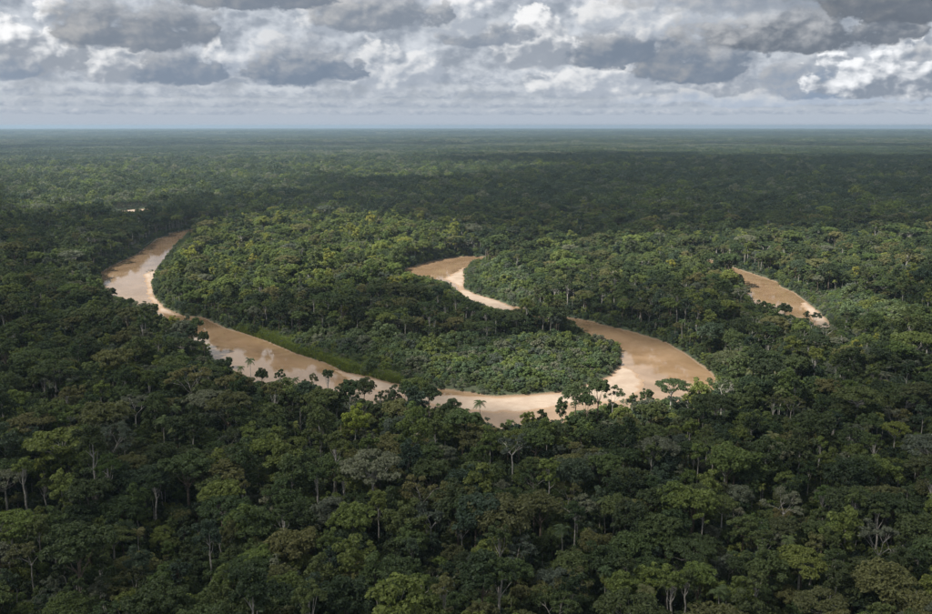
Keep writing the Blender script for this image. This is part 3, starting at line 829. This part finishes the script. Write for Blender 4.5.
for q, (bx, by, fm, sd_, hu, ht, wd, ds_) in enumerate((
    (408, 386, 'billow', 2, 'deep green', 32, 0.62, 'dense clumpy tree'), (428, 391, 'domed', 1, 'deep green', 28, 0.9, 'round deep green tree'), (393, 392, 'narrow', 2, 'dark green', 27, 0.9, 'narrow dark tree'),
    (576, 391, 'domed', 3, 'dark green', 31, 0.85, 'round dark tree'), (613, 392, 'open', 1, 'dark green', 30, 0.7, 'open dark tree'), (562, 402, 'narrow', 1, 'deep green', 27, 0.9, 'narrow green tree'),
    (588, 399, 'billow', 0, 'deep green', 29, 0.6, 'dense clumpy tree'), (648, 394, 'domed', 0, 'dark green', 24, 0.8, 'round dark tree'), (700, 388, 'domed', 2, 'leaf green', 25, 0.9, 'round leaf green tree'),
    (228, 362, 'narrow', 0, 'deep green', 26, 0.9, 'narrow green tree'), (262, 374, 'domed', 1, 'dark green', 26, 0.6, 'round dark tree'), (296, 380, 'palm', 2, 'deep green', 26, 0.8, 'palm'),
    (311, 378, 'open', 2, 'olive green', 27, 0.5, 'thin olive tree'), (345, 384, 'narrow', 1, 'dark green', 27, 0.8, 'narrow dark tree'), (364, 384, 'domed', 3, 'dark green', 28, 0.7, 'round dark tree'),
    (381, 397, 'ball', 1, 'deep green', 27, 0.9, 'ball-crowned tree'), (241, 370, 'palm', 1, 'leaf green', 24, 0.8, 'palm'), (452, 405, 'domed', 2, 'deep green', 26, 0.7, 'round deep green tree'),
    (467, 412, 'palm', 2, 'deep green', 25, 0.9, 'palm'), (528, 417, 'domed', 0, 'leaf green', 24, 0.8, 'round leaf green tree'), (510, 423, 'palm', 0, 'leaf green', 23, 0.9, 'palm'),
    (543, 414, 'narrow', 0, 'dark green', 25, 0.8, 'narrow dark tree'), (197, 322, 'domed', 1, 'deep green', 30, 0.8, 'round deep green tree'), (203, 336, 'billow', 1, 'dark green', 30, 0.5, 'dense clumpy tree'),
    (186, 320, 'narrow', 2, 'dark green', 28, 0.9, 'narrow dark tree'), (130, 299, 'spread', 2, 'deep green', 28, 0.45, 'flat-topped tree'), (112, 291, 'domed', 0, 'dark green', 27, 0.8, 'round dark tree'),
    (152, 307, 'domed', 3, 'deep green', 26, 0.7, 'round deep green tree'), (785, 308, 'domed', 1, 'dark green', 28, 0.9, 'round dark tree'), (812, 316, 'open', 0, 'dark green', 30, 0.8, 'open dark tree'),
    (826, 328, 'open', 1, 'grey-green', 28, 0.8, 'thin grey-green tree'), (765, 306, 'domed', 2, 'deep green', 27, 0.8, 'round deep green tree'))):
    xq, yq = ground([(bx, by)], ht)[0]; dd = [math.hypot(xq - h_[0], yq - h_[1]) for h_ in HERO[:NH]]; jn = int(np.argmin(dd))
    NICKS = NICKS + ('tree on the river bank',)
    hero(bx, by, fm, sd_, hu, ht, f'{ds_} breaking the waterline ' + ('beside the ' if dd[jn] < 40 else 'along from the ') + NICKS[jn], group=1, rot=q * 1.7, wide=wd, clear=0.6, cat='palm' if fm == 'palm' else 'tree')
HERO_ALL = HERO; HERO = np.array(HERO[:NH])

r = np.random.default_rng(5)
def choose_hue(form, n, r):
    ks = list(HUE_W[form]); wv = np.array([HUE_W[form][k] for k in ks], float)
    return np.array(ks, object)[r.choice(len(ks), n, p=wv / wv.sum())]

# --- canopy trees to 1500 m
X, Y = scatter(225.0, 2000.0, 8.8, r)
n = len(X)
form = r.choice(np.array(['domed', 'narrow', 'billow', 'spread', 'open', 'palm', 'ball'], object), n, p=[.38, .18, .11, .05, .06, .13, .09])
seed = np.array([r.integers(NSEED[f]) for f in form]); hue = np.empty(n, object)
for f in KINDS:
    q = form == f; hue[q] = choose_hue(f, q.sum(), r)
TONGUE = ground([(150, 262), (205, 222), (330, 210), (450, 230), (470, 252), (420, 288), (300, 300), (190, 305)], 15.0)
sunlit_tint = (poly_sd(X, Y, TONGUE) > 0) & (r.random(n) < 0.62)  # sunlit patch painted into these crowns with brighter, yellower leaf hues
hue = np.where(sunlit_tint & np.isin(form, ['domed', 'narrow', 'billow', 'ball']), 'leaf green', hue)
hue = np.where(sunlit_tint & np.isin(form, ['narrow', 'domed']) & (r.random(n) < 0.38), 'yellow-green', hue)
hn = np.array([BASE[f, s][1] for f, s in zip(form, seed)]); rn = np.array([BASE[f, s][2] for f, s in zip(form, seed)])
sc = np.clip(r.normal(0.84, 0.20, n), 0.5, 1.4) * np.where(r.random(n) < 0.04, 1.3, 1.0) * (0.86 + 0.3 * vnoise(X, Y, 70, 9))
sc = sc * np.where((form == 'ball') | (form == 'narrow'), 1.16, np.where(form == 'domed', 0.94, 1.0))
ds = -sample(SD_RIV, X, Y, -400.0)
hm = hmax(X, Y) - 3.0
over = np.where(r.random(n) < 0.30, r.uniform(1.05, 1.45, n), 1.0)
rat = np.minimum(1.0, hm * over / (hn * sc))
keep = (ds > 2.5 + rn * sc * 0.35) & (rat > 0.42) & (low_sd(X, Y) < 2)
sc = sc * rat
for hx, hy, hr in HERO_ALL:
    d = np.hypot(X - hx, Y - hy); keep &= d > hr
    # nothing in front that would cover it
    ah = math.atan2(hx, hy); rh = math.hypot(hx, hy); a = np.arctan2(X, Y); q = np.hypot(X, Y)
    infront = (np.abs(a - ah) < (hr * 0.9) / rh) & (q < rh) & (q > rh * 0.82)
    sc = np.where(infront, np.minimum(sc, 0.60 * 25 / hn * (1.0)), sc)
# gaps before some slender trees, where their pale trunks show
q0 = np.hypot(X, Y); slim = np.where(keep & (q0 < 1000) & np.isin(form, ['ball', 'narrow', 'open', 'palm']) & (r.random(n) < 0.26))[0]
sc[slim] *= 1.12
for i in slim:
    ux, uy = X[i] / q0[i], Y[i] / q0[i]
    al = (X[i] - X) * ux + (Y[i] - Y) * uy; la = np.abs((X - X[i]) * uy - (Y - Y[i]) * ux)
    f = (al > 1.5) & (al < 20) & (la < 5.5)
    sc[f] = np.minimum(sc[f], (9.0 + 0.25 * al[f]) / hn[f])
X, Y, form, seed, hue, sc, hn, rn = (q[keep] for q in (X, Y, form, seed, hue, sc, hn, rn))
rot = r.uniform(0, 6.28, len(X))
px, py = project(X, Y, hn * sc * 0.85)
inside = (px > -6) & (px < 938) & (py < 640) & (py > 130)
size = rn * sc / np.hypot(X, Y)
single = np.zeros(len(X), bool)
for name, most in (('broadleaf_tree', 280), ('spreading_tree', 110), ('palm_tree', 110), ('open_tree', 60)):
    idx = np.where(inside & np.array([KINDS[f][1] == name for f in form]))[0]
    idx = idx[np.argsort(-size[idx])][:most]; single[idx] = True
TT = np.linspace(0.25, 1.0, 150)
SIZE_W = lambda s: 'young' if s < 0.72 else ('tall' if s > 1.0 else 'mid-height')
for i in np.where(single)[0]:
    f = form[i]; nm, cw, bk = KINDS[f][1], KINDS[f][2], KINDS[f][3]
    d_open = -float(sample(SD_RIV, X[i], Y[i], -400.0))
    where = 'beside the river' if d_open < 40 else ('beyond the water' if (sample(SD_RIV, X[i] * TT, Y[i] * TT) > 0).any() else 'in the unbroken forest facing the river loop')
    hw = hue[i]
    dh = np.hypot(HERO[:, 0] - X[i], HERO[:, 1] - Y[i]); j = int(dh.argmin())
    if dh[j] < 26: where = 'next to the ' + NICK[j]
    elif dh[j] < 75: where = 'not far from the ' + NICK[j]
    if f == 'palm': lab = f'{SIZE_W(sc[i])} {hw} palm with {cw} fronds {where}'
    else: lab = f'{SIZE_W(sc[i])} {hw} tree with {cw} crown {where}'
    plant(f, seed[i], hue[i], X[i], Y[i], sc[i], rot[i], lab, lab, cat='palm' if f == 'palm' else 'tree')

# ------------------------------------------------------------------ the mass of the forest: geometry nodes on points
def instancer(name, label, cat, protos, X, Y, Z, rot, sc, idx):
    col = bpy.data.collections.new(name + '_kinds')
    for k, me in enumerate(protos):
        col.objects.link(bpy.data.objects.new(f'{name}_kind_{k:03d}', me))
    me = bpy.data.meshes.new(name); me.vertices.add(len(X))
    me.vertices.foreach_set('co', np.column_stack([X, Y, Z]).astype(np.float32).ravel())
    me.attributes.new('turn', 'FLOAT', 'POINT').data.foreach_set('value', rot.astype(np.float32))
    me.attributes.new('size', 'FLOAT', 'POINT').data.foreach_set('value', sc.astype(np.float32))
    me.attributes.new('pick', 'INT', 'POINT').data.foreach_set('value', idx.astype(np.int32))
    g = bpy.data.node_groups.new(name, 'GeometryNodeTree')
    g.interface.new_socket('Geometry', in_out='INPUT', socket_type='NodeSocketGeometry')
    g.interface.new_socket('Geometry', in_out='OUTPUT', socket_type='NodeSocketGeometry')
    gi = g.nodes.new('NodeGroupInput'); go = g.nodes.new('NodeGroupOutput')
    ip = g.nodes.new('GeometryNodeInstanceOnPoints'); ci = g.nodes.new('GeometryNodeCollectionInfo')
    ci.inputs['Collection'].default_value = col; ci.inputs['Separate Children'].default_value = True; ci.inputs['Reset Children'].default_value = True
    def attr(nm, ty):
        q = g.nodes.new('GeometryNodeInputNamedAttribute'); q.data_type = ty; q.inputs['Name'].default_value = nm
        return q.outputs['Attribute']
    cx = g.nodes.new('ShaderNodeCombineXYZ'); er = g.nodes.new('FunctionNodeEulerToRotation')
    L = g.links.new
    L(attr('turn', 'FLOAT'), cx.inputs[2]); L(cx.outputs[0], er.inputs[0]); L(er.outputs[0], ip.inputs['Rotation'])
    L(attr('size', 'FLOAT'), ip.inputs['Scale']); L(attr('pick', 'INT'), ip.inputs['Instance Index'])
    ip.inputs['Pick Instance'].default_value = True
    L(ci.outputs[0], ip.inputs['Instance']); L(gi.outputs[0], ip.inputs['Points']); L(ip.outputs[0], go.inputs[0])
    o = struct(name, me, label, cat, 'stuff')
    md = o.modifiers.new('scatter', 'NODES'); md.node_group = g
    return o

protos, PK = [], {}
for f in KINDS:
    for s in range(NSEED[f]):
        for h in HUE_W[f]:
            PK[f, s, h] = len(protos); protos.append(whole(f, s, h))
def add_protos(builder, seeds, hues, bark='brown'):
    ids = []
    for s in seeds:
        b = builder(s)[0]
        for h in hues: ids.append(len(protos)); protos.append(b.mesh('tree', [BARK[bark], LEAF[h]], (0,)))
    return np.array(ids)
FH = ['blue-green', 'dark green', 'dark green', 'blue-green', 'deep green', 'deep green', 'grey-green', 'leaf green']
far_ids = add_protos(form_far, (1, 2, 3, 4, 5), FH)
def patchy(ids, nh, x, y):
    # stands of one kind: the hue follows slow drifts across the country
    f = vnoise(x, y, 240, 91) * 0.5 + vnoise(x, y, 70, 92) * 0.5 + r.normal(size=len(x)) * 0.13
    o = np.argsort(np.argsort(f)) / max(1, len(f) - 1)
    return ids.reshape(-1, nh)[r.integers(len(ids) // nh, size=len(x)), np.clip((o * nh).astype(int), 0, nh - 1)]
m = ~single
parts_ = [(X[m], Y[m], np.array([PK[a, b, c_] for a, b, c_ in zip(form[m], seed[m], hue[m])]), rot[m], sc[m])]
x2, y2 = scatter(2000.0, 5200.0, 10.6, r, 30.0)
ok = (-sample(SD_RIV, x2, y2, -400) > 6) & (hmax(x2, y2) > 22)
x2, y2 = x2[ok], y2[ok]; n2 = len(x2)
parts_.append((x2, y2, patchy(far_ids, len(FH), x2, y2), r.uniform(0, 6.28, n2), np.clip(r.normal(.86, .18, n2), .55, 1.4) * np.where(r.random(n2) < .06, 1.55, 1.0) * (0.85 + .3 * vnoise(x2, y2, 90, 9))))
XX, YY, II, RR, SS = (np.concatenate([p[k] for p in parts_]) for k in range(5))
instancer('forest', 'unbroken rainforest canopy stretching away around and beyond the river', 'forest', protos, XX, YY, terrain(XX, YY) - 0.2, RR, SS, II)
print('forest instances', len(XX), 'single', single.sum())

# far stands out to 15 km
protos = []
st_ids = add_protos(form_stand, (1, 2, 3, 4), ['dark green', 'blue-green', 'blue-green', 'deep green', 'grey-green'])
xs_, ys_ = [], []
for a, b, st in ((5150, 9500, 52.0), (9500, 17000, 75.0), (17000, 36000, 125.0)):
    xx, yy = scatter(a, b, st, r, 30.0, 0.5, 100); xs_.append(xx); ys_.append(yy)
x3 = np.concatenate(xs_); y3 = np.concatenate(ys_); n3 = len(x3)
instancer('distant_forest', 'hazy blue-green rainforest reaching to the horizon', 'forest', protos, x3, y3, np.full(n3, 2.0), r.uniform(0, 6.28, n3),
          np.where(y3 > 17000, 2.3, np.where(y3 > 9500, 1.45, 1.0)) * r.uniform(.85, 1.3, n3), patchy(st_ids, 5, x3 * 0.2, y3 * 0.2))

# understorey filling the gaps, and the belts of low growth along the water
protos = []
un_ids = add_protos(lambda s: form_bush(s, 4.6, 11.0, 24, 42, 0.62), (1, 2, 3), ['dark green', 'deep green', 'leaf green', 'blue-green'])
bu_ids = add_protos(lambda s: form_bush(s, 3.4, 6.8), (11, 12, 13), ['leaf green', 'sage green', 'sage green', 'grey-green', 'deep green'])
x4, y4 = scatter(225.0, 1500.0, 7.4, r)
n4 = len(x4); s4 = r.uniform(0.5, 1.05, n4); hm4 = hmax(x4, y4, HMAX0) - 1.0
d4 = -sample(SD_RIV, x4, y4, -400.0); lo4 = low_sd(x4, y4)
s4 = np.minimum(s4, hm4 / 11.0); k4 = (d4 > 3.0) & (s4 > 0.22) & (lo4 < 0)
x5, y5 = scatter(540.0, 1950.0, 4.8, r); n5 = len(x5)
d5 = -sample(SD_RIV, x5, y5, -400.0); lo5 = low_sd(x5, y5)
belt = (lo5 > 0) | ((d5 > 0.5) & (d5 < 16))
s5 = r.uniform(0.6, 1.15, n5) * np.clip(0.45 + np.maximum(d5, 0) * 0.026, 0.45, 1.7) * (0.6 + 0.8 * vnoise(x5, y5, 25, 77)) * np.exp(r.normal(size=n5) * 0.22)
s5 = np.minimum(s5, np.maximum(hmax(x5, y5, HMAX0) + 1.5, 0) / 6.8); k5 = belt & (d5 > 0.6) & (s5 > 0.18)
XX = np.concatenate([x4[k4], x5[k5]]); YY = np.concatenate([y4[k4], y5[k5]])
II = np.concatenate([un_ids[r.integers(len(un_ids), size=k4.sum())], bu_ids[r.integers(len(bu_ids), size=k5.sum())]])
instancer('undergrowth', 'low shrubs and saplings beneath the canopy and along the river banks', 'undergrowth', protos, XX, YY, terrain(XX, YY) - 0.2,
          r.uniform(0, 6.28, len(XX)), np.concatenate([s4[k4], s5[k5]]), II)

# strip of cane and grass along the inside bank
GR = ground([(232, 326), (275, 333), (330, 350), (375, 370), (402, 386), (345, 374), (295, 354), (250, 336)])
def tuft(seed):
    q = np.random.default_rng(seed); mb = MB()
    tube(mb, [[0, 0, 0], [0, 0, 0.3]], [0.1, 0.05], 3)
    nb = 46; a = q.uniform(0, 6.28, nb); L = q.uniform(1.2, 2.4, nb); o = np.column_stack([np.cos(a), np.sin(a), np.zeros(nb)])
    b = o * q.uniform(0, 0.9, nb)[:, None]; sd_ = np.column_stack([-np.sin(a), np.cos(a), np.zeros(nb)]) * 0.09
    tip = b + o * (L * 0.45)[:, None] + np.array([0, 0, 1.0]) * L[:, None]; 
    V = np.stack([b - sd_, b + sd_, tip], 1).reshape(-1, 3); mb.add(V, np.arange(len(V)).reshape(-1, 3), 1)
    return mb, 2.0, 1.0
protos = []
gr_ids = add_protos(tuft, (1,), ['leaf green', 'lime green', 'leaf green'])
lo, hi = GR.min(0), GR.max(0)
gxx = r.uniform(lo[0], hi[0], 60000); gyy = r.uniform(lo[1], hi[1], 60000)
ok = (poly_sd(gxx, gyy, GR) > -3 + r.uniform(-3, 3, 60000)) & (-sample(SD_RIV, gxx, gyy, -400) > 1.0)
gxx, gyy = gxx[ok], gyy[ok]; ng = len(gxx)
instancer('grass', 'bright green cane and grass on the inside bank of the river', 'grass', protos, gxx, gyy, terrain(gxx, gyy) - 0.1, r.uniform(0, 6.28, ng),
          r.uniform(0.9, 1.9, ng), gr_ids[r.integers(3, size=ng)])

# ------------------------------------------------------------------ haze
def haze():
    m, t, o = new_mat('humid_air')
    v = t.nodes.new('ShaderNodeVolumePrincipled')
    v.inputs['Color'].default_value = (0.40, 0.54, 0.70, 1); v.inputs['Density'].default_value = 4.2e-5; v.inputs['Anisotropy'].default_value = 0.2
    t.links.new(v.outputs[0], o.inputs['Volume'])
    x, y0, y1, z0, z1 = 46000, -7000, 46000, -6.0, 212.0
    V = [(-x, y0, z0), (x, y0, z0), (x, y1, z0), (-x, y1, z0), (-x, y0, z1), (x, y0, z1), (x, y1, z1), (-x, y1, z1)]
    mb = MB(); mb.add(V, [(3, 2, 1, 0), (4, 5, 6, 7), (0, 1, 5, 4), (1, 2, 6, 5), (2, 3, 7, 6), (3, 0, 4, 7)], 0)
    struct('haze', mb.mesh('haze', [m]), 'pale blue humid haze thickening over the distant forest', 'haze', 'stuff')
haze()
